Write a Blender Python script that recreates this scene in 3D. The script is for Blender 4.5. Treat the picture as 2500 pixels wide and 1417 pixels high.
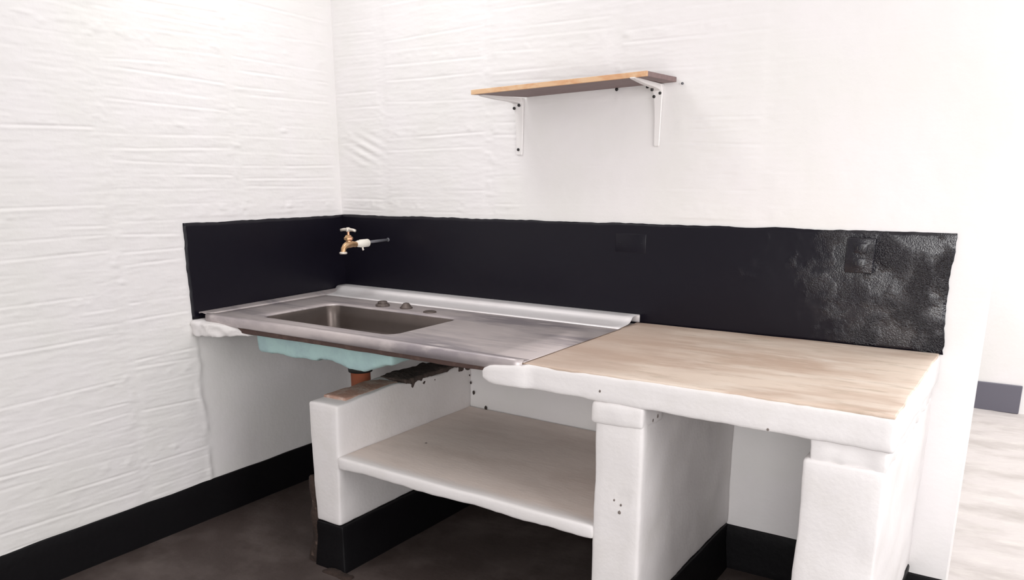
import bpy, bmesh, math, random
import numpy as np
from mathutils import Vector, noise, Matrix

random.seed(7)
rng = np.random.default_rng(11)
scene = bpy.context.scene
for o in list(bpy.data.objects):
    bpy.data.objects.remove(o, do_unlink=True)
COL = scene.collection

# ------------------------------------------------------------------ camera
cam = bpy.data.cameras.new('camera')
cam.sensor_width = 36.0
cam.lens = 36.0 * 1988.705 / 2500.0
cam.shift_y = (968.507 - 708.5) / 2500.0
cam.clip_start = 0.05
cam_o = bpy.data.objects.new('camera', cam)
COL.objects.link(cam_o)
R_ = Vector((0.83763932, 0.54621914, -0.00224298))
U_ = Vector((-0.14099896, 0.22018859, 0.96521308))
F_ = Vector((-0.52771173, 0.80818416, -0.26145494))
M = Matrix((R_, U_, -F_)).transposed().to_4x4()
M.translation = Vector((2.84323605, -2.88023879, 1.41032582))
cam_o.matrix_world = M
scene.camera = cam_o

# ------------------------------------------------------------------ light
world = bpy.data.worlds.new('world')
scene.world = world
world.use_nodes = True
bg = world.node_tree.nodes['Background']
bg.inputs['Color'].default_value = (1.0, 0.965, 0.96, 1)
bg.inputs['Strength'].default_value = 0.36

def area(name, loc, target, sx, sy, power, color=(1, 1, 1)):
    l = bpy.data.lights.new(name, 'AREA')
    l.shape = 'RECTANGLE'; l.size = sx; l.size_y = sy
    l.energy = power; l.color = color
    o = bpy.data.objects.new(name, l)
    COL.objects.link(o)
    o.location = loc
    d = Vector(target) - Vector(loc)
    o.rotation_euler = d.to_track_quat('-Z', 'Y').to_euler()
    return o

area('front_fill', (2.95, -4.3, 1.2), (2.2, 0.0, 1.1), 1.5, 2.1, 74, (1.0, 0.985, 0.98))  # added lamp behind the camera, lifts the fronts and the compartments
area('window_daylight', (4.6, -1.3, 1.75), (2.2, -0.4, 0.9), 1.6, 1.7, 59, (1.0, 0.98, 0.985))
area('side_fill', (4.6, -3.0, 1.4), (1.8, -0.4, 0.9), 1.6, 2.0, 5, (1.0, 0.98, 0.985))  # added unseen fill from the right front
area('overhead_fill', (0.7, -0.8, 2.7), (0.7, -0.8, 0.0), 0.5, 0.5, 8.8, (0.985, 1.0, 1.0))  # added lamp under the closed ceiling, brightens the upper sink corner
area('patio_daylight', (3.9, 1.6, 2.6), (2.7, 2.2, 0.4), 1.6, 2.0, 92, (1.0, 0.99, 0.975))

scene.view_settings.view_transform = 'Standard'
scene.view_settings.look = 'None'
scene.view_settings.gamma = 1.0
scene.view_settings.use_curve_mapping = False
scene.view_settings.exposure = 0.0

# ------------------------------------------------------------------ materials
def mat(name, base, rough=0.7, metal=0.0, spec=0.5, var=None, bump=None, stretch=(1, 1, 1), bump2=None):
    """var: list of (colour, noise scale, low, high) mixed over base; bump: (scale, strength, distance)"""
    m = bpy.data.materials.new(name)
    m.use_nodes = True
    nt = m.node_tree
    b = nt.nodes['Principled BSDF']
    b.inputs['Roughness'].default_value = rough
    b.inputs['Metallic'].default_value = metal
    b.inputs['Specular IOR Level'].default_value = spec
    tc = nt.nodes.new('ShaderNodeTexCoord')
    mp = nt.nodes.new('ShaderNodeMapping')
    mp.inputs['Scale'].default_value = stretch
    nt.links.new(tc.outputs['Object'], mp.inputs['Vector'])
    rgb = nt.nodes.new('ShaderNodeRGB')
    rgb.outputs[0].default_value = (*base, 1)
    cur = rgb.outputs[0]
    for i, (c, s, lo, hi) in enumerate(var or []):
        n = nt.nodes.new('ShaderNodeTexNoise')
        n.inputs['Scale'].default_value = s
        n.inputs['Detail'].default_value = 6
        n.inputs['Roughness'].default_value = 0.6
        mo = nt.nodes.new('ShaderNodeVectorMath'); mo.operation = 'ADD'
        mo.inputs[1].default_value = (3.1 * i, 1.7 * i, 5.3 * i)
        nt.links.new(mp.outputs[0], mo.inputs[0])
        nt.links.new(mo.outputs[0], n.inputs['Vector'])
        r = nt.nodes.new('ShaderNodeMapRange')
        r.inputs['From Min'].default_value = lo
        r.inputs['From Max'].default_value = hi
        nt.links.new(n.outputs['Fac'], r.inputs['Value'])
        mx = nt.nodes.new('ShaderNodeMix'); mx.data_type = 'RGBA'
        nt.links.new(r.outputs[0], mx.inputs['Factor'])
        nt.links.new(cur, mx.inputs['A'])
        mx.inputs['B'].default_value = (*c, 1)
        cur = mx.outputs['Result']
    nt.links.new(cur, b.inputs['Base Color'])
    last = None
    for bb in (bump, bump2):
        if not bb: continue
        n = nt.nodes.new('ShaderNodeTexNoise')
        n.inputs['Scale'].default_value = bb[0]
        n.inputs['Detail'].default_value = 4
        nt.links.new(mp.outputs[0], n.inputs['Vector'])
        bp = nt.nodes.new('ShaderNodeBump')
        bp.inputs['Strength'].default_value = bb[1]
        bp.inputs['Distance'].default_value = bb[2]
        nt.links.new(n.outputs['Fac'], bp.inputs['Height'])
        if last: nt.links.new(last, bp.inputs['Normal'])
        last = bp.outputs['Normal']
    if last: nt.links.new(last, b.inputs['Normal'])
    return m

WALL = mat('white_wall_paint', (0.80, 0.775, 0.775), 0.62, spec=0.3,
           var=[((0.77, 0.755, 0.735), 2.2, 0.42, 0.66)], bump=(45, 0.10, 0.01))
WHITE = mat('white_masonry_paint', (0.78, 0.75, 0.745), 0.6, spec=0.3,
            var=[((0.73, 0.70, 0.68), 5, 0.5, 0.75)], bump=(70, 0.12, 0.008))
CEIL = mat('ceiling_paint', (0.8, 0.79, 0.78), 0.8)
FLOOR = mat('dark_concrete_floor', (0.060, 0.044, 0.040), 0.55, spec=0.3,  # dark from dirt, with the shade under the counter in the tone
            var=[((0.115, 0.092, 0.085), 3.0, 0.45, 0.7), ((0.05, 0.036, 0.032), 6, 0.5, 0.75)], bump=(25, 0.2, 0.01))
FLOOR2 = mat('sun_toned_concrete', (0.58, 0.535, 0.52), 0.7,  # pale tone puts the sunlit brightness beyond the wall into the colour
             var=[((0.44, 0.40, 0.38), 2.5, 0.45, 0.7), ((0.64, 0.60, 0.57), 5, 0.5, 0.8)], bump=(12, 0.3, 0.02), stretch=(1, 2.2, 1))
CEMENT = mat('worn_tan_cement', (0.74, 0.62, 0.52), 0.5, spec=0.35,
             var=[((0.56, 0.42, 0.33), 3.0, 0.44, 0.62), ((0.77, 0.67, 0.58), 9, 0.5, 0.75), ((0.46, 0.37, 0.28), 16, 0.56, 0.78)],
             bump=(60, 0.1, 0.004), stretch=(0.55, 2.2, 1))
SHELFTOP = mat('dusty_grey_cement', (0.82, 0.72, 0.66), 0.65,
               var=[((0.70, 0.595, 0.535), 4, 0.42, 0.7), ((0.74, 0.65, 0.60), 14, 0.55, 0.8)], bump=(50, 0.15, 0.004), stretch=(0.7, 2.0, 1))
BRICK = mat('red_clay_brick', (0.42, 0.25, 0.19), 0.85, var=[((0.55, 0.42, 0.36), 18, 0.45, 0.65)], bump=(80, 0.5, 0.006))
MORTAR = mat('dark_mortar', (0.06, 0.042, 0.035), 0.95, var=[((0.11, 0.08, 0.068), 20, 0.45, 0.7)], bump=(60, 0.8, 0.01))
SMEAR = mat('brown_raw_mortar', (0.035, 0.021, 0.016), 0.95, var=[((0.22, 0.15, 0.12), 18, 0.60, 0.78)], bump=(60, 0.8, 0.01))
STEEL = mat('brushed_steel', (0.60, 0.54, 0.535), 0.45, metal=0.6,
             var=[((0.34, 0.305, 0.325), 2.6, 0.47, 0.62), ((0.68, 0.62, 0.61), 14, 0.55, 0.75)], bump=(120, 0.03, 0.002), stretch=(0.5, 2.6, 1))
STEEL_LIT = mat('lit_ledge_steel', (0.90, 0.87, 0.875), 0.32, metal=0.3,  # paler steel: the light reflected off the ledge is in the colour
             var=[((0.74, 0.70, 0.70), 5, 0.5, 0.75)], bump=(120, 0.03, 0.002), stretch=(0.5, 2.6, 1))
STEELD = mat('shaded_bowl_steel', (0.165, 0.138, 0.126), 0.40, metal=0.85,  # same steel as the deck, darkened to hold the shade inside the bowl
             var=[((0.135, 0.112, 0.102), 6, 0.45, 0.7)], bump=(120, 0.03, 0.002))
CYAN = mat('pale_teal_coating', (0.42, 0.60, 0.585), 0.7, var=[((0.34, 0.47, 0.50), 9, 0.45, 0.7)], bump=(40, 0.3, 0.01))
BATTEN = mat('dark_rusted_rim', (0.075, 0.043, 0.036), 0.85, var=[((0.12, 0.075, 0.06), 25, 0.5, 0.7)], bump=(60, 0.4, 0.005))
PVC = mat('orange_sewer_pipe', (0.40, 0.12, 0.06), 0.5, var=[((0.30, 0.085, 0.045), 8, 0.45, 0.7)])
RUBBER = mat('black_rubber', (0.015, 0.015, 0.013), 0.6)
BRASS = mat('aged_brass', (0.58, 0.36, 0.19), 0.38, metal=0.75, var=[((0.50, 0.25, 0.17), 40, 0.5, 0.65), ((0.7, 0.55, 0.38), 25, 0.55, 0.75)])
TAPM = mat('worn_tap_handle', (0.72, 0.66, 0.58), 0.4, metal=0.4)
WPVC = mat('white_pipe_fitting', (0.80, 0.76, 0.68), 0.45)
GREYP = mat('grey_painted_pipe', (0.12, 0.12, 0.135), 0.4)
DKMETAL = mat('tarnished_nut', (0.13, 0.105, 0.095), 0.5, metal=0.5)
WOODD = mat('dark_stained_board', (0.215, 0.145, 0.14), 0.6, var=[((0.16, 0.105, 0.105), 8, 0.45, 0.7)], stretch=(1, 6, 6), bump=(30, 0.2, 0.003))
WOODL = mat('raw_pine_edge', (0.68, 0.44, 0.26), 0.6, var=[((0.62, 0.34, 0.18), 7, 0.48, 0.62), ((0.72, 0.52, 0.33), 14, 0.5, 0.7)], stretch=(1.5, 1, 4))
BRKT = mat('white_bracket_paint', (0.80, 0.775, 0.765), 0.5)
SCREW = mat('black_screw', (0.012, 0.010, 0.010), 0.5)
def mask_axis(m, axis, lo, hi, other, nscale=8, namp=0.05, keep=0.0):
    """blend the material's colour to another along an object axis with a ragged border"""
    nt = m.node_tree; b = nt.nodes['Principled BSDF']
    src = b.inputs['Base Color'].links[0].from_socket
    tc = nt.nodes.new('ShaderNodeTexCoord'); sep = nt.nodes.new('ShaderNodeSeparateXYZ')
    nt.links.new(tc.outputs['Object'], sep.inputs[0])
    n = nt.nodes.new('ShaderNodeTexNoise'); n.inputs['Scale'].default_value = nscale; n.inputs['Detail'].default_value = 5
    nt.links.new(tc.outputs['Object'], n.inputs['Vector'])
    ma = nt.nodes.new('ShaderNodeMath'); ma.operation = 'MULTIPLY_ADD'; ma.inputs[1].default_value = namp
    nt.links.new(n.outputs['Fac'], ma.inputs[0]); nt.links.new(sep.outputs[axis], ma.inputs[2])
    mr = nt.nodes.new('ShaderNodeMapRange'); mr.interpolation_type = 'SMOOTHSTEP'
    mr.inputs['From Min'].default_value = lo + namp * .5; mr.inputs['From Max'].default_value = hi + namp * .5
    mr.inputs['To Min'].default_value = keep
    nt.links.new(ma.outputs[0], mr.inputs['Value'])
    mx = nt.nodes.new('ShaderNodeMix'); mx.data_type = 'RGBA'
    nt.links.new(mr.outputs[0], mx.inputs['Factor'])
    mx.inputs['A'].default_value = (*other, 1); nt.links.new(src, mx.inputs['B'])
    nt.links.new(mx.outputs['Result'], b.inputs['Base Color'])
mask_axis(SHELFTOP, 'Y', -0.835, -0.770, (0.77, 0.74, 0.73), 9, 0.03)
mask_axis(CEMENT, 'X', 1.55, 2.15, (0.50, 0.375, 0.305), 4.5, 0.9, 0.40)
CAULK = mat('white_caulk', (0.85, 0.82, 0.80), 0.6)
PITM = mat('dark_pit', (0.05, 0.04, 0.035), 0.95)

def enamel(name):
    """glossy black enamel, stippled where the roller left a coarse film (towards the open end)"""
    m = mat(name, (0.0048, 0.0038, 0.0085), 0.30, spec=0.36)
    nt = m.node_tree
    b = nt.nodes['Principled BSDF']
    tc = nt.nodes.new('ShaderNodeTexCoord')
    sep = nt.nodes.new('ShaderNodeSeparateXYZ')
    nt.links.new(tc.outputs['Object'], sep.inputs[0])
    cur = sep.outputs['X']
    for sc, am in ((5, 0.75), (26, 0.35)):
        pn = nt.nodes.new('ShaderNodeTexNoise'); pn.inputs['Scale'].default_value = sc
        nt.links.new(tc.outputs['Object'], pn.inputs['Vector'])
        ad = nt.nodes.new('ShaderNodeMath'); ad.operation = 'MULTIPLY_ADD'
        ad.inputs[1].default_value = am
        nt.links.new(pn.outputs['Fac'], ad.inputs[0]); nt.links.new(cur, ad.inputs[2])
        cur = ad.outputs[0]
    mr = nt.nodes.new('ShaderNodeMapRange'); mr.interpolation_type = 'SMOOTHSTEP'
    mr.inputs['From Min'].default_value = 2.62; mr.inputs['From Max'].default_value = 3.12
    nt.links.new(cur, mr.inputs['Value'])
    for inp, a0, a1 in (('Roughness', 0.34, 0.17), ('Specular IOR Level', 0.27, 0.95)):
        q = nt.nodes.new('ShaderNodeMapRange')
        q.inputs['To Min'].default_value = a0; q.inputs['To Max'].default_value = a1
        nt.links.new(mr.outputs[0], q.inputs['Value']); nt.links.new(q.outputs[0], b.inputs[inp])
    n = nt.nodes.new('ShaderNodeTexNoise'); n.inputs['Scale'].default_value = 260; n.inputs['Detail'].default_value = 2
    nt.links.new(tc.outputs['Object'], n.inputs['Vector'])
    mu = nt.nodes.new('ShaderNodeMath'); mu.operation = 'MULTIPLY'
    pt = nt.nodes.new('ShaderNodeTexNoise'); pt.inputs['Scale'].default_value = 8.5; pt.inputs['Detail'].default_value = 5
    nt.links.new(tc.outputs['Object'], pt.inputs['Vector'])
    pr = nt.nodes.new('ShaderNodeMapRange'); pr.interpolation_type = 'SMOOTHSTEP'
    pr.inputs['From Min'].default_value = 0.44; pr.inputs['From Max'].default_value = 0.60
    pr.inputs['To Min'].default_value = 0.10
    nt.links.new(pt.outputs['Fac'], pr.inputs['Value'])
    pm = nt.nodes.new('ShaderNodeMath'); pm.operation = 'MULTIPLY'
    nt.links.new(mr.outputs[0], pm.inputs[0]); nt.links.new(pr.outputs[0], pm.inputs[1])
    nt.links.new(pm.outputs[0], mu.inputs[1])
    nt.links.new(n.outputs['Fac'], mu.inputs[0])
    bp = nt.nodes.new('ShaderNodeBump'); bp.inputs['Strength'].default_value = 1.0; bp.inputs['Distance'].default_value = 0.012
    nt.links.new(mu.outputs[0], bp.inputs['Height'])
    n2 = nt.nodes.new('ShaderNodeTexNoise'); n2.inputs['Scale'].default_value = 14; n2.inputs['Detail'].default_value = 3
    nt.links.new(tc.outputs['Object'], n2.inputs['Vector'])
    bp2 = nt.nodes.new('ShaderNodeBump'); bp2.inputs['Strength'].default_value = 0.12; bp2.inputs['Distance'].default_value = 0.01
    nt.links.new(n2.outputs['Fac'], bp2.inputs['Height'])
    nt.links.new(bp2.outputs['Normal'], bp.inputs['Normal'])
    nt.links.new(bp.outputs['Normal'], b.inputs['Normal'])
    return m
BLACK = enamel('black_enamel')
BLACKF = mat('black_floor_paint', (0.0045, 0.004, 0.005), 0.5, spec=0.2, bump=(40, 0.2, 0.006))

# ------------------------------------------------------------------ helpers
def empty(name, loc=(0, 0, 0)):
    o = bpy.data.objects.new(name, None)
    o.empty_display_size = 0.05
    COL.objects.link(o)
    o.location = loc
    return o

def tag(o, label=None, cat=None, group=None, kind=None):
    if label: o['label'] = label
    if cat: o['category'] = cat
    if group: o['group'] = group
    if kind: o['kind'] = kind
    return o

def obj(name, me, m, parent=None, smooth=False, label=None):
    """links a mesh (given in world coordinates) as an object, parented without moving it"""
    if isinstance(me, bmesh.types.BMesh):
        bm = me
        me = bpy.data.meshes.new(name)
        bm.to_mesh(me); bm.free()
    me.name = name
    for x in (m if isinstance(m, (list, tuple)) else [m]):
        me.materials.append(x)
    if smooth:
        me.polygons.foreach_set('use_smooth', [True] * len(me.polygons))
    o = bpy.data.objects.new(name, me)
    COL.objects.link(o)
    if parent:
        o.parent = parent
        # parts carry world coordinates: only a top-level Empty has an offset to undo
        o.matrix_parent_inverse = Matrix.Translation(-parent.location)
    if label: o['label'] = label
    return o

def add_box(bm, x0, x1, y0, y1, z0, z1, bev=0.0, seg=2):
    r = bmesh.ops.create_cube(bm, size=1)
    vs = r['verts']
    for v in vs:
        v.co = Vector(((x0 + x1) / 2 + v.co.x * (x1 - x0), (y0 + y1) / 2 + v.co.y * (y1 - y0), (z0 + z1) / 2 + v.co.z * (z1 - z0)))
    if bev:
        es = list({e for v in vs for e in v.link_edges})
        bmesh.ops.bevel(bm, geom=es, offset=bev, segments=seg, affect='EDGES', profile=0.5)

def frames(path):
    out = []
    pr = None
    for i, p in enumerate(path):
        a = path[max(0, i - 1)]; b = path[min(len(path) - 1, i + 1)]
        t = (b - a).normalized()
        if pr is None:
            s = t.cross(Vector((0, 0, 1)))
            if s.length < 1e-3: s = t.cross(Vector((1, 0, 0)))
            s.normalize()
        else:
            s = (pr - t * pr.dot(t)).normalized()
        pr = s
        out.append((p, s, t.cross(s)))
    return out

def add_tube(bm, path, radii, n=16, caps=True):
    path = [Vector(p) for p in path]
    if not isinstance(radii, (list, tuple)): radii = [radii] * len(path)
    rings = []
    for (p, s, u), r in zip(frames(path), radii):
        rings.append([bm.verts.new(p + (s * math.cos(2 * math.pi * k / n) + u * math.sin(2 * math.pi * k / n)) * r) for k in range(n)])
    for a, b in zip(rings, rings[1:]):
        for k in range(n):
            bm.faces.new((a[k], a[(k + 1) % n], b[(k + 1) % n], b[k]))
    if caps:
        bm.faces.new(rings[0][::-1]); bm.faces.new(rings[-1])
    bmesh.ops.recalc_face_normals(bm, faces=bm.faces)

def add_lathe(bm, c, prof, axis='z', n=20):
    """prof: list of (along, radius)"""
    ax = {'x': Vector((1, 0, 0)), 'y': Vector((0, 1, 0)), 'z': Vector((0, 0, 1))}[axis]
    c = Vector(c)
    s = Vector((0, 0, 1)) if axis != 'z' else Vector((1, 0, 0))
    u = ax.cross(s)
    rings = []
    for h, r in prof:
        rings.append([bm.verts.new(c + ax * h + (s * math.cos(2 * math.pi * k / n) + u * math.sin(2 * math.pi * k / n)) * max(r, 1e-4)) for k in range(n)])
    for a, b in zip(rings, rings[1:]):
        for k in range(n):
            bm.faces.new((a[k], a[(k + 1) % n], b[(k + 1) % n], b[k]))
    bm.faces.new(rings[0][::-1]); bm.faces.new(rings[-1])
    bmesh.ops.recalc_face_normals(bm, faces=bm.faces)

def nz(p, s, off=0.0):
    return noise.noise(Vector((p[0] * s + off, p[1] * s + off * 1.3, p[2] * s - off * 0.7)))

def coords(a, b, step, r):
    L = b - a
    r = min(r, L * 0.45)
    mid = np.linspace(a + r, b - r, max(2, int(round((L - 2 * r) / step)) + 1))
    return np.concatenate([[a, a + r * 0.35], mid, [b - r * 0.35, b]]), r

def rough_box(x0, x1, y0, y1, z0, z1, step=0.03, r=0.008, amp=0.002, freq=9, amp2=0.0, freq2=35, deform=None, seed=0.0, dents=(), matf=None):
    """hand-trowelled block: gridded box, rounded edges, wavy faces"""
    xs, rx = coords(x0, x1, step, r); ys, ry = coords(y0, y1, step, r); zs, rz = coords(z0, z1, step, r)
    rr = min(rx, ry, rz)
    bm = bmesh.new()
    cache = {}
    def V(i, j, k):
        q = cache.get((i, j, k))
        if q is None:
            p = Vector((xs[i], ys[j], zs[k]))
            inn = Vector((min(max(p.x, x0 + rr), x1 - rr), min(max(p.y, y0 + rr), y1 - rr), min(max(p.z, z0 + rr), z1 - rr)))
            d = p - inn
            nrm = d.normalized() if d.length > 1e-7 else Vector((0, 0, 1))
            p2 = inn + nrm * rr
            a = amp * nz(p2, freq, seed) + (amp2 * nz(p2, freq2, seed + 4) if amp2 else 0)
            for (dp, dr, dd) in dents:
                t = (p2 - Vector(dp)).length / dr
                if t < 2.5: a -= dd * math.exp(-t * t)
            p2 = p2 + nrm * a
            if deform: p2 = Vector(deform(p2))
            q = cache[(i, j, k)] = bm.verts.new(p2)
        return q
    nx, ny, nzz = len(xs), len(ys), len(zs)
    def quad(*v):
        f = bm.faces.new(v); f.smooth = True
        if matf: f.material_index = matf(f)
    for i in range(nx - 1):
        for j in range(ny - 1):
            quad(V(i, j, 0), V(i, j + 1, 0), V(i + 1, j + 1, 0), V(i + 1, j, 0))
            quad(V(i, j, nzz - 1), V(i + 1, j, nzz - 1), V(i + 1, j + 1, nzz - 1), V(i, j + 1, nzz - 1))
    for i in range(nx - 1):
        for k in range(nzz - 1):
            quad(V(i, 0, k), V(i + 1, 0, k), V(i + 1, 0, k + 1), V(i, 0, k + 1))
            quad(V(i, ny - 1, k), V(i, ny - 1, k + 1), V(i + 1, ny - 1, k + 1), V(i + 1, ny - 1, k))
    for j in range(ny - 1):
        for k in range(nzz - 1):
            quad(V(0, j, k), V(0, j, k + 1), V(0, j + 1, k + 1), V(0, j + 1, k))
            quad(V(nx - 1, j, k), V(nx - 1, j + 1, k), V(nx - 1, j + 1, k + 1), V(nx - 1, j, k + 1))
    return bm

def sstep(a, b, x):
    t = np.clip((x - a) / (b - a), 0, 1)
    return t * t * (3 - 2 * t)

def vnoise(u, v, s, seed):
    """tileless value noise on arrays"""
    r = np.random.default_rng(seed)
    T = r.random((257, 257))
    a = u * s + 40.0; b = v * s + 40.0
    i = np.floor(a).astype(int); j = np.floor(b).astype(int)
    fa = a - i; fb = b - j
    fa = fa * fa * (3 - 2 * fa); fb = fb * fb * (3 - 2 * fb)
    i0 = i % 256; j0 = j % 256
    return ((T[i0, j0] * (1 - fa) + T[i0 + 1, j0] * fa) * (1 - fb) + (T[i0, j0 + 1] * (1 - fa) + T[i0 + 1, j0 + 1] * fa) * fb) * 2 - 1

def floor_z(x):
    return -0.066 * float(sstep(0.0, 0.6, x))

# ------------------------------------------------------------------ wall relief (painted hollow blocks with combed faces)
def block_relief(s, z, seed, joint0, smooth_mask):
    """outward relief in metres of a grooved-block wall; s runs along the wall"""
    W = 0.572
    r = np.random.default_rng(seed)
    K = 60
    bi = np.floor((s - joint0) / W).astype(int) + 20
    ph = (s - joint0) / W - np.floor((s - joint0) / W)
    jd = np.minimum(ph, 1 - ph) * W                        # distance to the vertical joint
    inside = sstep(0.012, 0.04, jd)
    h = np.zeros_like(s)
    jit = r.normal(0, 0.007, (60, K)); amp = np.clip(r.normal(0.62, 0.34, (60, K)), 0.05, 1.4)
    tilt = r.normal(0, 0.010, (60, K))
    wob = 0.0016 * vnoise(s, z, 4.0, seed + 1)
    for k in range(K):
        zk = 0.02 + k * 0.0515
        c = zk + jit[bi, k] + tilt[bi, k] * (ph - 0.5) + wob
        d = (z - c)
        g = -np.exp(-(d / 0.0036) ** 2) * 0.0040 + np.exp(-((d + 0.0085) / 0.005) ** 2) * 0.0020
        brk = sstep(-0.35, 0.15, vnoise(s, z * 0 + k * 3.7, 5.0, seed + 5))
        h += 0.60 * g * amp[bi, k] * (0.25 + 0.75 * brk)
    h *= inside
    # per-block bulge and mortar lumps round the joints and courses
    h += inside * 0.0015
    course = np.abs(((z - 0.05) / 0.309) - np.round((z - 0.05) / 0.309)) * 0.309
    lump = np.exp(-(course / 0.022) ** 2) + np.exp(-(jd / 0.03) ** 2)
    nlump = vnoise(s, z, 28, seed + 9) * 0.5 + vnoise(s, z, 60, seed + 10) * 0.5
    h += np.clip(lump, 0, 1) * np.clip(nlump - 0.18, 0, 1) * 0.006
    h += 0.0010 * vnoise(s, z, 5, seed + 11) + 0.0006 * vnoise(s, z, 22, seed + 12) + 0.0007 * vnoise(s * 0.16, z, 80, seed + 15) + 0.0005 * vnoise(s * 0.3, z, 150, seed + 16)
    sm = 0.0012 * vnoise(s, z, 5, seed + 13) + 0.0004 * vnoise(s, z, 25, seed + 14)
    return h * (1 - smooth_mask) + sm * smooth_mask

def grid_mesh(name, P, flip=False):
    """P: (a, b, 3) array of points"""
    a, b = P.shape[:2]
    me = bpy.data.meshes.new(name)
    me.vertices.add(a * b)
    me.vertices.foreach_set('co', P.reshape(-1).astype(np.float32))
    idx = np.arange(a * b).reshape(a, b)
    q = np.stack([idx[:-1, :-1], idx[1:, :-1], idx[1:, 1:], idx[:-1, 1:]], -1).reshape(-1, 4)
    if flip: q = q[:, ::-1]
    n = len(q)
    me.loops.add(n * 4); me.polygons.add(n)
    me.loops.foreach_set('vertex_index', q.reshape(-1).astype(np.int32))
    me.polygons.foreach_set('loop_start', np.arange(0, n * 4, 4, dtype=np.int32))
    me.polygons.foreach_set('use_smooth', np.ones(n, dtype=bool))
    me.update(calc_edges=True)
    return me

ZTOP = 2.75
# ---- left wall (x = 0)
ys = np.concatenate([np.linspace(-4.4, -2.3, 40), np.linspace(-2.29, 0.0, 240)])
zs = np.concatenate([np.linspace(-0.08, 2.3, 640), np.linspace(2.31, ZTOP, 12)])
S, Z = np.meshgrid(ys, zs, indexing='ij')
edge = -0.865 + 0.012 * vnoise(S, Z, 9, 77)
under = sstep(-0.012, 0.012, S - edge) * (1 - sstep(0.80, 0.835, Z))
splash = sstep(-0.895, -0.875, S) * sstep(0.80, 0.84, Z) * (1 - sstep(1.245, 1.26, Z))
cornerfill = sstep(-0.09, -0.01, S) * 0.6
sm = np.clip(under + splash + cornerfill, 0, 1)
H = block_relief(S, Z, 21, -0.585, sm)
ridge = np.exp(-((S - edge) / 0.012) ** 2) * (1 - sstep(0.80, 0.84, Z)) * np.clip(0.5 + vnoise(S, Z, 30, 5), 0, 2)
H = H + ridge * 0.005 - under * 0.002
tags_fade = 1 - sstep(-0.02, 0.0, S)
H = H * tags_fade
P = np.stack([H, S, Z], -1)
wl = obj('wall_left', grid_mesh('wall_left', P, True), WALL)
tag(wl, 'white painted left wall of combed hollow blocks with horizontal ridges', kind='structure')

# ---- back wall (y = 0)
xs = np.concatenate([np.linspace(0.0, 2.705, 290)])
S, Z = np.meshgrid(xs, zs, indexing='ij')
splash = sstep(0.79, 0.83, Z) * (1 - sstep(1.245, 1.26, Z)) * (1 - sstep(2.60, 2.615, S))
under = (1 - sstep(0.80, 0.835, Z))
niche = sstep(0.98, 1.02, S) * (1 - sstep(1.62, 1.75, S)) * (1 - sstep(1.66, 1.70, Z)) * 0.9
right = sstep(1.6, 2.3, S) * 0.92
sm = np.clip(splash + under + niche + right, 0, 1)
H = block_relief(S, Z, 43, 0.28 - 0.572, sm)
swirl = np.exp(-(((S - 0.17) / 0.09) ** 2 + ((Z - 1.53) / 0.06) ** 2))
H += swirl * 0.004 * np.sin(140 * (Z - 1.53) + 60 * (S - 0.17)) * (1 - splash)
H *= sstep(0.0, 0.02, S)
P = np.stack([S, -H, Z], -1)
wb = obj('wall_back', grid_mesh('wall_back', P, False), WALL)
tag(wb, 'white painted back wall behind the counter and under the wall shelf', kind='structure')
# thickness of the back wall: its free end and its far side
bm = bmesh.new()
add_box(bm, 0.0, 2.705, 0.004, 0.15, -0.08, ZTOP, 0.004, 1)
obj('wall_core', bm, WALL, wb)

# ---- black enamel splashback: a thin skim, uneven edges
def edge_noise(t, seed, a=0.003):
    return a * (noise.noise(Vector((t * 9, seed, 0))) + 0.6 * noise.noise(Vector((t * 40, seed, 3))))
def splash_sheet(s0, s1, z0, zt, along, seed, end_lo=False, end_hi=False, n=150, m=26, th=0.006):
    A = np.zeros((n + 4, m + 4, 3))
    def ext(k, q):
        # index 0 = foot on wall, 1 = lip, ..., q+2 = lip, q+3 = foot
        return min(max((k - 1) / (q + 1), 0), 1), (0.0 if k in (0, q + 3) else th)
    for i in range(n + 4):
        fi, ti = ext(i, n)
        for j in range(m + 4):
            fj, tj = ext(j, m)
            zb = z0; zz = zt + edge_noise(fi * (s1 - s0), seed)
            z = zb + (zz - zb) * fj
            a = s0 + (edge_noise(z * 1.0, seed + 5, 0.005) if end_lo else 0)
            b = s1 + (edge_noise(z * 1.0, seed + 9, 0.009) if end_hi else 0)
            s = a + (b - a) * fi
            t = min(ti, tj)
            if t > 0: t += 0.0009 * noise.noise(Vector((s * 7, z * 7, seed)))
            A[i, j] = (t, s, z) if along == 'y' else (s, -t, z)
    return A
P = splash_sheet(-0.872, 0.006, 0.857, 1.234, 'y', 1.3, end_lo=True, n=70)
obj('splashback_paint', grid_mesh('splashback_paint', P, True), BLACK, wl, label='glossy black enamel band')
P = splash_sheet(-0.004, 2.600, 0.857, 1.236, 'x', 4.7, end_hi=True, n=220)
obj('splashback_paint', grid_mesh('splashback_paint', P, False), BLACK, wb, label='glossy black enamel band')

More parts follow.
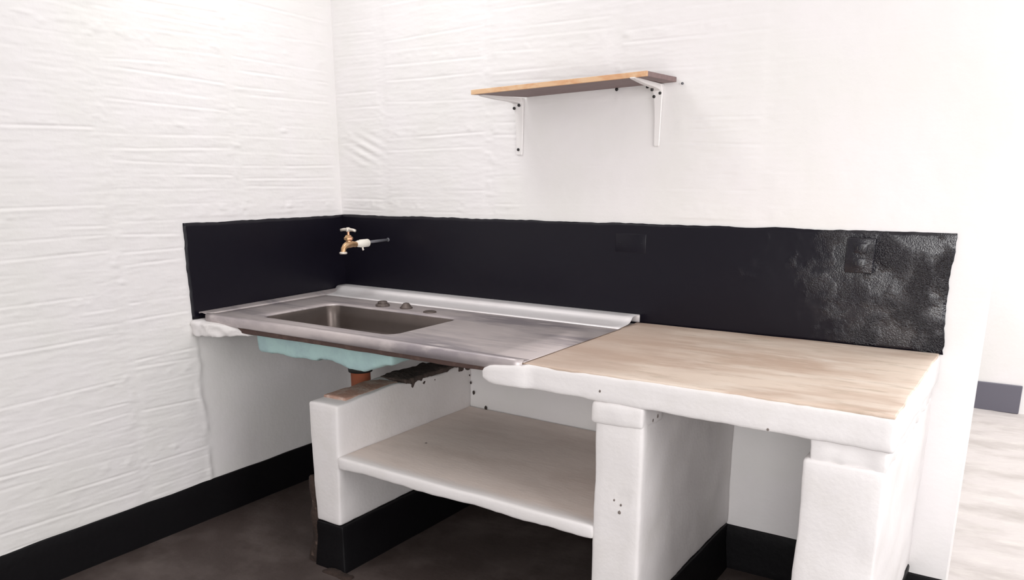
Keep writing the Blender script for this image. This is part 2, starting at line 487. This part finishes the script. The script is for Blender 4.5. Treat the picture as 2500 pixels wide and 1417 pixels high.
# ---- floors
xs = np.linspace(0.0, 5.5, 90); yf = np.linspace(-4.4, 0.15, 90)
X, Y = np.meshgrid(xs, yf, indexing='ij')
Zf = -0.066 * sstep(0.0, 0.6, X) + 0.003 * vnoise(X, Y, 3, 8) * sstep(0, 0.1, X)
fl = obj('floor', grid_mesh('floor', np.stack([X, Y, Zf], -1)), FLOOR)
tag(fl, 'dark brown grey smooth concrete floor of the kitchen', kind='structure')
xs = np.linspace(2.0, 5.5, 50); yf = np.linspace(0.02, 3.2, 50)
X, Y = np.meshgrid(xs, yf, indexing='ij')
Zf = -0.058 + 0.004 * vnoise(X, Y, 4, 18) + 0.003 * vnoise(X, Y, 11, 19)
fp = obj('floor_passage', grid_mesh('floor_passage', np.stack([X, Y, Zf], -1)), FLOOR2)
tag(fp, 'worn concrete floor, coloured pale as if sunlit, beyond the end of the back wall', kind='structure')

# ---- ceiling and far wall
bm = bmesh.new(); add_box(bm, -0.1, 3.4, -4.4, 0.15, ZTOP, ZTOP + 0.12)
tag(obj('ceiling', bm, CEIL), 'plain white ceiling over the kitchen', kind='structure')
bm = bmesh.new(); add_box(bm, 0.5, 5.5, 3.05, 3.2, -0.1, 3.2, 0.004, 1)
wf = tag(obj('wall_far', bm, WALL), 'white wall at the far side of the bright passage', kind='structure')
bm = bmesh.new(); add_box(bm, 0.5, 2.822, 3.035, 3.051, -0.06, 0.123, 0.004, 1)
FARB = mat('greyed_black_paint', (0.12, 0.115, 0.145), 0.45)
tag(obj('baseboard_far', bm, FARB), 'black painted skirting band on the far wall', kind='structure')

# ---- baseboards
bm = rough_box(-0.004, 0.007, -4.3, -0.0, -0.07, 0.17, 0.05, 0.004, 0.002, 6,
               deform=lambda p: (p.x, p.y, p.z + (0.007 * (1 + p.y / 0.9) * 0.5 + 0.004 * nz(p, 6, 3) if p.z > 0.1 else 0)))
tag(obj('baseboard_left', bm, BLACKF), 'black painted skirting band along the left wall', kind='structure')
def bbz(p):
    if p.z < 0.05: return p
    return (p.x, p.y, p.z + (0.158 - 0.043 * float(sstep(0, 0.6, p.x)) - 0.025 * float(sstep(2.3, 2.6, p.x))) - 0.15)
bm = rough_box(0.0, 2.709, -0.007, 0.004, -0.09, 0.15, 0.05, 0.004, 0.0015, 6, deform=bbz)
tag(obj('baseboard_back', bm, BLACKF), 'black painted skirting band along the back wall', kind='structure')

# ------------------------------------------------------------------ masonry counter
counter = empty('masonry_counter', (1.3, -0.42, -0.066))
tag(counter, 'white painted masonry kitchen counter with tan cement top standing on three piers', 'counter')
D = 0.839
def slab_def(p):
    # bottom rises towards the left, left end rounded like a nose
    x, y, z = p
    wb_ = max(0.0, min(1.0, (0.850 - z) / 0.075))
    z += wb_ * (0.022 * (2.6 - x) / 1.2 + 0.0022 * nz(p, 7, 2) + 0.0025 * nz(p, 24, 6))
    t = max(0.0, (1.450 - x) / 0.040)
    if t > 0:
        c = 0.820
        z = c + (z - c) * math.sqrt(max(0.0, 1 - 0.92 * t * t))
    zt = 0.8565 + 0.004 * (2.6 - x) / 1.2
    if z > 0.84: z = z - 0.857 + zt + 0.0015 * nz(p, 14, 8)
    if x < 1.58:
        k = (x - 1.41) / 0.17
        if y > -0.83:
            if z > 0.838: z = 0.838
        else:
            y -= 0.017 * (1 - max(0, k) ** 7)
            hi = 0.842 + 0.020 * k + 0.002 * nz(p, 30, 4)
            if z > 0.80: z = 0.80 + (z - 0.80) * (hi - 0.80) / 0.0605
    return (x, y, z)
bm = rough_box(1.41, 2.60, -0.846, -0.006, 0.765, 0.857, 0.018, 0.011, 0.0025, 10, 0.0012, 40, deform=slab_def, seed=2.0,
               dents=[((2.33, -0.846, 0.772), 0.006, 0.006), ((1.78, -0.846, 0.80), 0.004, 0.004), ((2.13, -0.846, 0.768), 0.005, 0.005)])
obj('slab', bm, WHITE, counter, label='white painted concrete slab edge')
# tan cement finish on the slab: its own thin sheet
def top_def(p):
    x, y, z = p
    if y < -0.80: y += 0.004 * noise.noise(Vector((x * 8, 2, 0))) + 0.0025 * noise.noise(Vector((x * 45, 5, 0)))
    if x > 2.55: x += 0.004 * noise.noise(Vector((y * 9, 4, 1)))
    return (x, y, z + 0.003 * (2.6 - x) / 1.2)
bm = rough_box(1.545, 2.594, -0.842, -0.008, 0.851, 0.8605, 0.025, 0.003, 0.001, 5, deform=top_def)
obj('cement_top', bm, CEMENT, counter, label='tan worn cement surface with brown stains')

def pier(x0, x1, z1, seed, amp=0.004, deform=None, dents=(), mats=WHITE, matf=None, y0=-D):
    bm = rough_box(x0, x1, y0, 0.002, 0.122, z1, 0.022, 0.010, amp, 7, 0.0014, 32, deform=deform, seed=seed, dents=dents, matf=matf)
    return obj('pier', bm, mats, counter)
def foot(x0, x1, par, y0=-D):
    def fdef(p):
        x, y, z = p
        t = max(0, (0.05 - z) / 0.12)
        return (x + (0.012 * t if x > (x0 + x1) / 2 else -0.006 * t), y - (0.012 * t if y < -0.4 else 0), z + 0.002 * nz(p, 12, 1))
    bm = rough_box(x0 - 0.002, x1 + 0.002, y0 - 0.002, -0.001, -0.085, 0.121, 0.03, 0.007, 0.003, 8, deform=fdef)
    return obj('pier_foot', bm, BLACKF, par, label='black painted foot of the pier')

# left pier, its top broken open
def lp(p):
    x, y, z = p
    x += 0.010 * (z - 0.36) / 0.24 * (1 if x > 0.67 else -0.2)
    if z > 0.57:
        z += 0.010 * nz(p, 10, 3) * (1 if y > -0.75 else 0.25) + 0.010 * float(sstep(-0.78, -0.66, y)) * (1 - float(sstep(-0.5, -0.35, y)))
    return (x, y, z)
p1 = pier(0.600, 0.738, 0.600, 1.0, deform=lp)
p1['label'] = 'low white pier with broken brick top'
foot(0.600, 0.738, p1)
bm = rough_box(0.606, 0.722, -0.770, -0.47, 0.565, 0.6115, 0.022, 0.006, 0.005, 14, 0.003, 40, seed=3)
obj('brick', bm, BRICK, p1, label='bare red clay brick')
bm = rough_box(0.604, 0.745, -0.45, -0.01, 0.575, 0.618, 0.018, 0.008, 0.010, 16, 0.007, 45, seed=6)
obj('mortar_bed', bm, MORTAR, p1, label='dark broken mortar')
bm = rough_box(0.572, 0.603, -0.842, -0.55, -0.085, 0.29, 0.022, 0.02, 0.012, 13, 0.004, 40, seed=9,
               deform=lambda p: (p.x - 0.035 * max(0, (0.10 - p.z)) / 0.18 if p.x < 0.58 else p.x, p.y, p.z + 0.03 * nz(p, 9, 2)))
obj('mortar_smear', bm, SMEAR, p1, label='brown raw mortar left against the pier')
bm = rough_box(0.66, 0.80, -0.890, -0.845, -0.09, -0.058, 0.015, 0.01, 0.010, 18, 0.004, 50, seed=12)
obj('cement_fillet', bm, SMEAR, p1, label='chipped cement at the foot')

# middle pier with a thicker collar under the slab
p2 = pier(1.800, 1.952, 0.766, 5.0, amp=0.005, dents=[((1.905, -D, 0.485), 0.012, 0.010), ((1.913, -D, 0.50), 0.006, 0.008), ((1.897, -D, 0.515), 0.006, 0.006),
                                      ((1.952, -0.78, 0.735), 0.014, 0.008), ((1.952, -0.76, 0.745), 0.008, 0.008)])
p2['label'] = 'tall white pier in the middle'
foot(1.800, 1.952, p2)
bm = rough_box(1.789, 1.954, -0.846, -0.70, 0.712, 0.781, 0.016, 0.012, 0.005, 12, 0.002, 40, seed=21)
obj('collar', bm, WHITE, p2)

# right pier with rough mortar joint on top
p3 = pier(2.393, 2.590, 0.716, 8.0, amp=0.007)
p3['label'] = 'white pier at the right end'
foot(2.393, 2.590, p3)
bm = rough_box(2.405, 2.588, -0.832, -0.006, 0.708, 0.772, 0.014, 0.008, 0.006, 22, 0.004, 60, seed=31)
obj('mortar_joint', bm, WHITE, p3, label='rough crumbling mortar joint')

# lower shelf slab between left and middle pier
def ls(p):
    x, y, z = p
    if z < 0.378: z += 0.004 * nz(p, 8, 4) + 0.003 * nz(p, 26, 4)
    z -= 0.018 * (x - 0.745) / 1.05
    if y < -0.75: y += 0.006 * nz(p, 5, 9)
    return (x, y, z)
def shelf_mat(f):
    c = f.calc_center_median()
    f.normal_update()
    return 1 if (f.normal.z > 0.8 and c.z > 0.37) else 0
bm = rough_box(0.735, 1.806, -0.842, -0.003, 0.358, 0.404, 0.022, 0.012, 0.0012, 8, 0.0006, 40, deform=ls, seed=14, matf=shelf_mat)
lsh = obj('lower_shelf', bm, [WHITE, SHELFTOP], counter, label='white edged concrete shelf with dusty grey top')

# mortar ledge on the left wall carrying the sink's corner
def led(p):
    x, y, z = p
    t = max(0, min(1, x / 0.29))
    lo = 0.788 + 0.024 * t; hi = 0.857 - 0.012 * t - 0.022 * max(0, t - 0.7) / 0.3
    f = (z - 0.788) / 0.07
    z = lo + (hi - lo) * f
    y = y + 0.05 * t * t
    k = 0.007 * nz((x, y, z), 26, 2) + 0.005 * nz((x, y, z), 60, 7)
    return (x, y + k, z + k * 0.6)
bm = rough_box(-0.003, 0.290, -0.885, -0.790, 0.788, 0.858, 0.010, 0.014, 0.005, 20, 0.003, 50, deform=led, seed=17)
obj('mortar_ledge', bm, WHITE, counter, label='lumpy white mortar ledge under the sink corner')

# pits in the corner of the compartment
for (x, y, z, r) in ((0.752, -0.016, 0.515, 0.006), (0.764, -0.012, 0.47, 0.008), (0.825, -0.006, 0.405, 0.009), (0.75, -0.02, 0.55, 0.004)):
    bm = bmesh.new(); bmesh.ops.create_icosphere(bm, subdivisions=1, radius=r)
    for v in bm.verts:
        v.co = Vector((v.co.x * 0.9, v.co.y * 0.5, v.co.z * 1.3)) * (1 + 0.3 * nz(v.co, 200, r * 100)) + Vector((x, y, z))
    obj('pit', bm, PITM, counter, label='dark pit in the plaster')

from mathutils.bvhtree import BVHTree
PITG = mat('grey_pit', (0.20, 0.17, 0.155), 0.95)
slab_o = bpy.data.objects['slab']; coll_o = bpy.data.objects['collar']; shelf_o = lsh
PITS = []
for (x, y, z, r, ax, host) in ((1.870, -0.90, 0.485, 0.0036, 1, p2), (1.892, -0.90, 0.474, 0.0038, 1, p2), (1.889, -0.90, 0.450, 0.0058, 1, p2), (2.301, -0.90, 0.779, 0.0042, 1, slab_o),
                               (1.817, -0.90, 0.812, 0.0040, 1, slab_o), (2.10, -0.748, 0.735, 0.0060, 0, coll_o), (2.10, -0.775, 0.728, 0.0050, 0, coll_o), (0.905, -0.528, 0.60, 0.0060, 2, shelf_o)):
    tree = BVHTree.FromPolygons([v.co for v in host.data.vertices], [p.vertices[:] for p in host.data.polygons])
    hit = tree.ray_cast(Vector((x, y, z)), Vector(((-1, 0, 0), (0, 1, 0), (0, 0, -1))[ax]) if ax != 0 else Vector((-1, 0, 0)))
    if hit[0] is not None: PITS.append((*hit[0], r, ax))
for (x, y, z, r, ax) in PITS:
    bm = bmesh.new(); bmesh.ops.create_icosphere(bm, subdivisions=1, radius=r)
    for v in bm.verts:
        k = 1 + 0.35 * nz(v.co, 220, r * 300 + x)
        f = [1.0, 1.0, 1.2]; f[ax] = 0.35
        v.co = Vector((v.co.x * f[0], v.co.y * f[1], v.co.z * f[2])) * k + Vector((x, y, z))
    obj('pit', bm, PITG, counter, label='small dark pit in the white paint')

# ------------------------------------------------------------------ sink
sink = empty('kitchen_sink', (0.78, -0.42, 0.80))
tag(sink, 'worn stainless steel sink with draining board set into the counter corner', 'sink')
def dz(x): return 0.8795 - 0.0085 * x
X0, X1, Y0, Y1 = 0.060, 1.560, -0.848, -0.006
def rrect(x0, x1, y0, y1, r, n=8):
    pts = []
    for cx, cy, a0 in ((x1 - r, y1 - r, 0), (x0 + r, y1 - r, 90), (x0 + r, y0 + r, 180), (x1 - r, y0 + r, 270)):
        for k in range(n + 1):
            a = math.radians(a0 + 90 * k / n)
            pts.append((cx + r * math.cos(a), cy + r * math.sin(a)))
    return pts
bx0, bx1, by0, by1 = 0.262, 0.952, -0.757, -0.350
loops = []
bm = bmesh.new()
inner = rrect(bx0, bx1, by0, by1, 0.052, 10)
def outer_pt(px, py):
    cx, cy = (bx0 + bx1) / 2, (by0 + by1) / 2
    dx, dy = px - cx, py - cy
    ts = []
    if dx > 1e-9: ts.append((X1 - cx) / dx)
    if dx < -1e-9: ts.append((X0 - cx) / dx)
    if dy > 1e-9: ts.append((-0.175 - cy) / dy)
    if dy < -1e-9: ts.append((Y0 - cy) / dy)
    t = min(t for t in ts if t > 0)
    return cx + dx * t, cy + dy * t
outer = [outer_pt(*p) for p in inner]
for tx, ty in ((X0, Y0), (X1, Y0), (X0, -0.175), (X1, -0.175)):
    k = min(range(len(outer)), key=lambda i: (outer[i][0] - tx) ** 2 + (outer[i][1] - ty) ** 2)
    outer[k] = (tx, ty)
N = len(inner)
def ring(pts, z):
    return [bm.verts.new((x, y, dz(x) + z)) for x, y in pts]
ra = ring(outer, 0); rb = None
prev = ra
for t in (0.25, 0.5, 0.75, 1.0):
    cur = ring([(o[0] + (i[0] - o[0]) * t, o[1] + (i[1] - o[1]) * t) for o, i in zip(outer, inner)], -0.0008 * math.sin(t * 3.14))
    for k in range(N):
        bm.faces.new((prev[k], prev[(k + 1) % N], cur[(k + 1) % N], cur[k]))
    prev = cur
# rim of the hole folds down
cur = ring(rrect(bx0 + 0.006, bx1 - 0.006, by0 + 0.006, by1 - 0.006, 0.047, 10), -0.006)
for k in range(N): bm.faces.new((prev[k], prev[(k + 1) % N], cur[(k + 1) % N], cur[k]))
bmesh.ops.recalc_face_normals(bm, faces=bm.faces)
deck = obj('deck', bm, STEEL, sink, True, label='scuffed steel deck and draining board')
sd = deck.modifiers.new('solid', 'SOLIDIFY'); sd.thickness = 0.0012; sd.offset = -1
# raised front rim: rolled edge + skirt
bm = bmesh.new()
def sweep_x(bm, prof, xs, zf=dz, cap=True):
    rings = [[bm.verts.new((x, y, zf(x) + z)) for y, z in prof] for x in xs]
    for a, b in zip(rings, rings[1:]):
        for k in range(len(prof) - 1):
            bm.faces.new((a[k], b[k], b[k + 1], a[k + 1]))
    return rings
xs_ = list(np.linspace(X0, 1.556, 40))
prof = [(-0.812, 0.0006), (-0.822, 0.0012), (-0.834, 0.0040), (-0.842, 0.0050), (-0.849, 0.0030), (-0.8525, -0.003), (-0.853, -0.012), (-0.8515, -0.030), (-0.846, -0.034), (-0.838, -0.034)]
sweep_x(bm, prof, xs_)
bmesh.ops.recalc_face_normals(bm, faces=bm.faces)
sk = obj('front_skirt', bm, STEEL, sink, True)
sd = sk.modifiers.new('solid', 'SOLIDIFY'); sd.thickness = 0.0015; sd.offset = 0
# back ledge: slope rising to the wall, with a return
bm = bmesh.new()
prof = [(-0.195, 0.0006), (-0.160, 0.0016), (-0.125, 0.0036), (-0.105, 0.0062), (-0.093, 0.0095), (-0.083, 0.0165), (-0.0745, 0.0240), (-0.068, 0.0265), (-0.058, 0.0275), (-0.02, 0.0275), (-0.009, 0.0272), (-0.007, 0.022), (-0.007, -0.002)]
sweep_x(bm, prof, list(np.linspace(0.012, X1 - 0.004, 40)))
bmesh.ops.recalc_face_normals(bm, faces=bm.faces)
lg = obj('back_ledge', bm, STEEL_LIT, sink, True, label='raised back ledge of the sink')
sd = lg.modifiers.new('solid', 'SOLIDIFY'); sd.thickness = 0.0015; sd.offset = 0
# left lip along the left wall
bm = bmesh.new()
ysl = list(np.linspace(Y0 + 0.004, -0.02, 24))
lp_ = [(0.010, -0.002), (0.010, 0.012), (0.014, 0.016), (0.022, 0.015), (0.040, 0.006), (0.062, 0.0006)]
rings = [[bm.verts.new((x + 0.012 * (1 - max(0, (y + 0.2)) / 0.2 if y > -0.2 else 1) * 0, y, dz(x) + z * (0.35 + 0.65 * (y + 0.85) / 0.85))) for x, z in lp_] for y in ysl]
for a, b in zip(rings, rings[1:]):
    for k in range(len(lp_) - 1): bm.faces.new((a[k], b[k], b[k + 1], a[k + 1]))
bmesh.ops.recalc_face_normals(bm, faces=bm.faces)
ll = obj('side_lip', bm, STEEL, sink, True)
sd = ll.modifiers.new('solid', 'SOLIDIFY'); sd.thickness = 0.0015; sd.offset = 0
# bowl
bm = bmesh.new()
def bowl_ring(ins, r, z):
    return [bm.verts.new((x, y, dz(x) - 0.0005 + z)) for x, y in rrect(bx0 + ins, bx1 - ins, by0 + ins, by1 - ins, r, 10)]
prof = [(0.0058, 0.047, -0.0055), (0.012, 0.046, -0.018), (0.018, 0.045, -0.05), (0.022, 0.045, -0.09), (0.028, 0.044, -0.106), (0.042, 0.042, -0.117), (0.06, 0.04, -0.122), (0.10, 0.03, -0.124), (0.15, 0.02, -0.126)]
prev = None
for a in prof:
    cur = bowl_ring(*a)
    if prev:
        for k in range(N): bm.faces.new((prev[k], prev[(k + 1) % N], cur[(k + 1) % N], cur[k]))
    prev = cur
bm.faces.new(prev)
bmesh.ops.recalc_face_normals(bm, faces=bm.faces)
bmesh.ops.reverse_faces(bm, faces=bm.faces)
bowl = obj('bowl', bm, STEELD, sink, True, label='rectangular steel bowl with its shade in the dark tone')
bm = bmesh.new(); add_lathe(bm, (0.60, -0.55, 0.7485), [(0, 0.045), (0.003, 0.043), (0.003, 0.03), (0.001, 0.025), (0.001, 0.0)])
obj('drain_strainer', bm, DKMETAL, bowl, True)
# teal coating under the bowl, its lower edge broken away
def cyd(p):
    x, y, z = p
    w = 1 - float(sstep(0.73, 0.83, z))
    n = float(sstep(0.585, 0.60, x)) * (1 - float(sstep(0.66, 0.72, x)))
    d = 0.008 * n * (1 if y < -0.6 else 0.3)
    d -= 0.010 * float(sstep(0.70, 0.76, x)) * (1 - float(sstep(0.82, 0.86, x)))
    d += 0.030 * float(sstep(0.84, 0.95, x))
    d += 0.004 * nz(p, 14, 3) + 0.003 * nz(p, 45, 6)
    if z < 0.74 and y < -0.3: d += 0.010 * float(sstep(-0.77, -0.6, y))
    return (x, y, z + d * w)
bm = rough_box(0.258, 0.966, -0.776, -0.325, 0.735, 0.853, 0.014, 0.018, 0.003, 9, 0.0022, 34, deform=cyd, seed=23)
def hollow(bm):
    # open the top so the bowl sits inside
    fs = [f for f in bm.faces if f.calc_center_median().z > 0.845]
    bmesh.ops.delete(bm, geom=fs, context='FACES')
hollow(bm)
obj('bowl_underside', bm, CYAN, sink, True, label='pale teal coated underside of the bowl')
# dark rusted supporting rim under the deck
bm = rough_box(0.13, 1.43, -0.842, -0.815, 0.820, 0.846, 0.03, 0.004, 0.003, 12, 0.001, 40, seed=25, deform=lambda p: (p.x, p.y, p.z - 0.004 * (p.x - 0.1) + 0.003))
obj('support_rim', bm, BATTEN, sink, label='dark rusty strip under the front edge')
bm = rough_box(0.10, 1.40, -0.80, -0.012, 0.846, 0.857, 0.08, 0.003, 0.001, 8, deform=lambda p: (p.x, p.y, p.z))
fs = [f for f in bm.faces if bx0 - 0.03 < f.calc_center_median().x < bx1 + 0.03 and by0 - 0.03 < f.calc_center_median().y < by1 + 0.03]
bmesh.ops.delete(bm, geom=fs, context='FACES')
obj('under_panel', bm, BATTEN, sink, label='dark board under the deck')
# caulk in the corner
bm = rough_box(0.004, 0.055, -0.075, -0.006, 0.872, 0.893, 0.01, 0.007, 0.004, 30, seed=27)
obj('caulk_blob', bm, CAULK, sink, label='white sealant dab in the corner')
# three tap-hole fittings
bm = bmesh.new()
add_lathe(bm, (0.490, -0.285, dz(0.49)), [(0, 0.031), (0.006, 0.031), (0.010, 0.026), (0.011, 0.021), (0.018, 0.021), (0.021, 0.017), (0.021, 0.011), (0.013, 0.010), (0.012, 0.0)], n=12)
obj('hole_nut', bm, DKMETAL, sink, label='dark rusty nut in the first tap hole')
bm = bmesh.new()
add_lathe(bm, (0.610, -0.272, dz(0.61)), [(0, 0.027), (0.004, 0.027), (0.007, 0.022), (0.015, 0.017), (0.021, 0.012), (0.024, 0.0)])
obj('hole_plug', bm, DKMETAL, sink, True, label='grey domed plug in the second tap hole')
bm = bmesh.new()
add_lathe(bm, (0.755, -0.296, dz(0.755)), [(0, 0.028), (0.003, 0.027), (0.005, 0.022), (0.003, 0.016), (0.003, 0.0)])
obj('hole_washer', bm, DKMETAL, sink, True, label='flat washer round the third tap hole')

# ------------------------------------------------------------------ drain pipe
drain = empty('drain_pipe', (0.50, -0.45, -0.054))
tag(drain, 'orange plastic drain pipe under the sink behind the low pier', 'pipe')
bm = bmesh.new(); add_tube(bm, [(0.500, -0.45, 0.655), (0.500, -0.45, 0.30), (0.500, -0.45, -0.052)], 0.041, 24)
obj('pipe', bm, PVC, drain, True)
bm = bmesh.new(); add_lathe(bm, (0.500, -0.45, 0.622), [(0, 0.042), (0.002, 0.050), (0.026, 0.052), (0.032, 0.044), (0.055, 0.040), (0.094, 0.038)], n=24)
obj('coupling', bm, RUBBER, drain, True, label='black rubber coupling')

# ------------------------------------------------------------------ tap
tap = empty('water_tap', (0.289, 0.0, 1.128))
tag(tap, 'old brass water tap on a white coupling sticking out of the black splashback', 'tap')
bm = bmesh.new()
add_tube(bm, [(0.289, 0.01, 1.1285), (0.289, -0.07, 1.1275), (0.289, -0.15, 1.126)], 0.0062, 12)
add_lathe(bm, (0.289, -0.005, 1.1285), [(0, 0.009), (-0.004, 0.009), (-0.006, 0.0065)], 'y', 12)
obj('supply_pipe', bm, GREYP, tap, True, label='thin grey painted supply pipe')
bm = bmesh.new()
add_lathe(bm, (0.289, 0, 1.1235), [(-0.142, 0.008), (-0.142, 0.0165), (-0.144, 0.0175), (-0.190, 0.0172), (-0.193, 0.0155), (-0.205, 0.0150), (-0.206, 0.0125), (-0.216, 0.0125)], 'y', 20)
cp = obj('coupling', bm, WPVC, tap, True, label='white plastic coupling')
bm = bmesh.new()
add_tube(bm, [(0.289, -0.178, 1.112), (0.289, -0.176, 1.098), (0.291, -0.174, 1.094)], [0.0045, 0.004, 0.0048], 10)
obj('drip_stub', bm, WPVC, tap, True)
bm = bmesh.new()
add_tube(bm, [(0.289, -0.210, 1.122), (0.289, -0.222, 1.122), (0.289, -0.235, 1.124), (0.289, -0.252, 1.125), (0.289, -0.272, 1.1235), (0.289, -0.286, 1.118), (0.289, -0.2955, 1.108), (0.289, -0.298, 1.096), (0.289, -0.298, 1.091)],
         [0.0095, 0.0125, 0.0125, 0.0155, 0.0145, 0.0125, 0.0115, 0.0115, 0.0118], 16)
obj('body', bm, BRASS, tap, True, label='curved brass body and spout')
bm = bmesh.new()
add_lathe(bm, (0.289, -0.298, 1.088), [(0, 0.0095), (-0.002, 0.016), (0.003, 0.0175), (0.006, 0.016), (0.008, 0.012)], 'z', 16)
obj('spout_ring', bm, TAPM, tap, True, label='worn ring at the spout mouth')
bm = bmesh.new()
add_lathe(bm, (0.289, -0.262, 1.130), [(0, 0.011), (0.010, 0.011), (0.012, 0.015), (0.016, 0.0205), (0.024, 0.0205), (0.027, 0.016), (0.033, 0.013), (0.035, 0.006), (0.056, 0.005)], 'z', 6)
obj('bonnet', bm, BRASS, tap, False, label='brass bonnet nut and stem')
bm = bmesh.new()
add_tube(bm, [(0.246, -0.262, 1.184), (0.262, -0.262, 1.187), (0.289, -0.262, 1.188), (0.316, -0.262, 1.187), (0.332, -0.262, 1.184)], [0.0058, 0.0062, 0.0075, 0.0062, 0.0058], 12)
add_lathe(bm, (0.289, -0.262, 1.178), [(0, 0.007), (0.004, 0.010), (0.016, 0.010), (0.019, 0.006)], 'z', 14)
obj('handle', bm, TAPM, tap, True, label='worn tee handle')

# ------------------------------------------------------------------ wall shelf
shelf = empty('wall_shelf', (1.34, 0.0, 1.71))
tag(shelf, 'short wooden wall shelf with pale front edge on two white brackets', 'shelf')
BL = Vector((1.035, -0.006, 1.7085)); FL = Vector((0.952, -0.26, 1.7030)); FR = Vector((1.660, -0.258, 1.7245)); BR = Vector((1.660, -0.006, 1.7280))
T = Vector((0, 0, 0.0165))
def prism(bm, quad, th):
    lo = [bm.verts.new(q) for q in quad]; hi = [bm.verts.new(q + th) for q in quad]
    bm.faces.new(lo[::-1]); bm.faces.new(hi)
    for k in range(4): bm.faces.new((lo[k], lo[(k + 1) % 4], hi[(k + 1) % 4], hi[k]))
    bmesh.ops.recalc_face_normals(bm, faces=bm.faces)
fin = 0.010
FLi = FL + (BL - FL).normalized() * fin; FRi = FR + (BR - FR).normalized() * fin
bm = bmesh.new(); prism(bm, [BL, FLi, FRi, BR], T)
bmesh.ops.bevel(bm, geom=bm.edges[:], offset=0.0012, segments=1, affect='EDGES')
obj('board', bm, WOODD, shelf, label='dark stained wooden board')
bm = bmesh.new(); prism(bm, [FLi, FL, FR, FRi], T + Vector((0, 0, 0.0004)))
bmesh.ops.bevel(bm, geom=bm.edges[:], offset=0.0012, segments=1, affect='EDGES')
obj('front_edge', bm, WOODL, shelf, label='pale raw pine front edge')

def bracket(xc, w, zt, zb, dirx, yl, screws, armscrews):
    """pressed steel shelf bracket: flat leg on the wall flaring into a shoulder, tapering channel arm under the board"""
    bm = bmesh.new()
    def skin(secs):
        L = [[bm.verts.new(p) for p in q] for q in secs]
        n = len(L[0])
        for a, b in zip(L, L[1:]):
            for k in range(n): bm.faces.new((a[k], a[(k + 1) % n], b[(k + 1) % n], b[k]))
        bm.faces.new(L[0]); bm.faces.new(L[-1][::-1])
    # leg
    secs = []
    for z, wl, wr, t in ((zb, -w * .30, w * .30, .004), (zb + .004, -w * .36, w * .36, .007), (zb + .10, -w * .40, w * .45, .008), (zt - .06, -w * .5, w * .5, .010), (zt - .03, -w * .62, w * .55, .013), (zt - .012, -w * .8, w * .6, .020), (zt - .001, -w * .85, w * .6, .026)):
        secs.append([(xc + wl, -.003, z), (xc + wr, -.003, z), (xc + wr, -t + .002, z), (xc + wr - .002, -t, z), (xc + wl + .002, -t, z), (xc + wl, -t + .002, z)])
    skin(secs)
    # arm
    secs = []
    for f, dep in ((0.02, .022), (0.10, .019), (0.25, .015), (0.6, .012), (0.95, .006), (1.0, .003)):
        x = xc + dirx * f; y = -.008 - yl * f; hw = w * .5 * (1 - .35 * f)
        zz = zt + (-.0005)
        secs.append([(x - hw, y, zz), (x - hw, y, zz - dep * .8), (x - hw + .003, y, zz - dep), (x + hw - .003, y, zz - dep), (x + hw, y, zz - dep * .8), (x + hw, y, zz)])
    skin(secs)
    bmesh.ops.recalc_face_normals(bm, faces=bm.faces)
    b = obj('bracket', bm, BRKT, shelf, False, label='white steel shelf bracket')
    for (sx, sy, sz) in screws:
        q = bmesh.new(); add_lathe(q, (sx, sy, sz), [(0.002, 0.0056), (-0.004, 0.0056), (-0.006, 0.003)], 'y', 12)
        obj('screw', q, SCREW, b, True)
    for (sx, sy, sz) in armscrews:
        q = bmesh.new(); add_lathe(q, (sx, sy, sz), [(0.004, 0.0052), (-0.004, 0.0052), (-0.006, 0.003)], 'z', 12)
        obj('screw', q, SCREW, b, True)
    return b
bracket(1.004, 0.038, 1.7065, 1.490, -0.034, 0.215, [(0.986, -0.014, 1.669), (1.009, -0.015, 1.679), (1.001, -0.007, 1.512)], [])
bracket(1.594, 0.030, 1.7245, 1.512, 0.016, 0.252, [(1.603, -0.010, 1.694), (1.580, -0.010, 1.683)], [(1.588, -0.05, 1.704), (1.563, -0.035, 1.716)])
for (x, z, lab) in ((1.429, 1.716, 'black nail head in the white wall just under the shelf board'), (1.683, 1.722, 'small grey nail head in the white wall just right of the shelf end')):
    k = 1.0 if x < 1.5 else 0.72
    q = bmesh.new(); add_lathe(q, (x, 0.0, z), [(0.004, 0.003), (-0.006, 0.003), (-0.007, 0.0062 * k), (-0.010, 0.0055 * k)], 'y', 12)
    tag(obj('wall_nail', q, SCREW if x < 1.5 else GREYP, None, True), lab, 'nail', 'nails in the back wall')

# ------------------------------------------------------------------ painted-over electrical plates
o = empty('wall_outlet', (2.328, -0.007, 1.157))
tag(o, 'black painted wall outlet on the right end of the splashback', 'outlet')
bm = bmesh.new(); add_box(bm, 2.284, 2.372, -0.024, -0.004, 1.101, 1.214, 0.004, 2)
obj('cover_plate', bm, BLACK, o, True)
for zc in (1.133, 1.182):
    bm = bmesh.new(); add_box(bm, 2.309, 2.347, -0.0270, -0.023, zc - 0.017, zc + 0.017, 0.003, 2)
    s = obj('socket', bm, BLACK, o, True)
    for dx in (-0.008, 0.008):
        q = bmesh.new(); add_box(q, 2.328 + dx - 0.0015, 2.328 + dx + 0.0015, -0.0277, -0.026, zc - 0.006, zc + 0.006)
        obj('slot', q, SCREW, s)
bm = bmesh.new(); add_box(bm, 1.443, 1.569, -0.0078, -0.004, 1.126, 1.198, 0.002, 2)
bp_ = obj('blank_plate', bm, BLACK, None, True)
tag(bp_, 'flat black painted blank cover plate in the middle of the splashback', 'cover plate')
for dx in (-0.045, 0.045):
    q = bmesh.new(); add_lathe(q, (1.506 + dx, -0.0074, 1.162), [(0, 0.0035), (-0.0015, 0.003)], 'y', 10)
    obj('screw', q, BLACK, bp_, True)
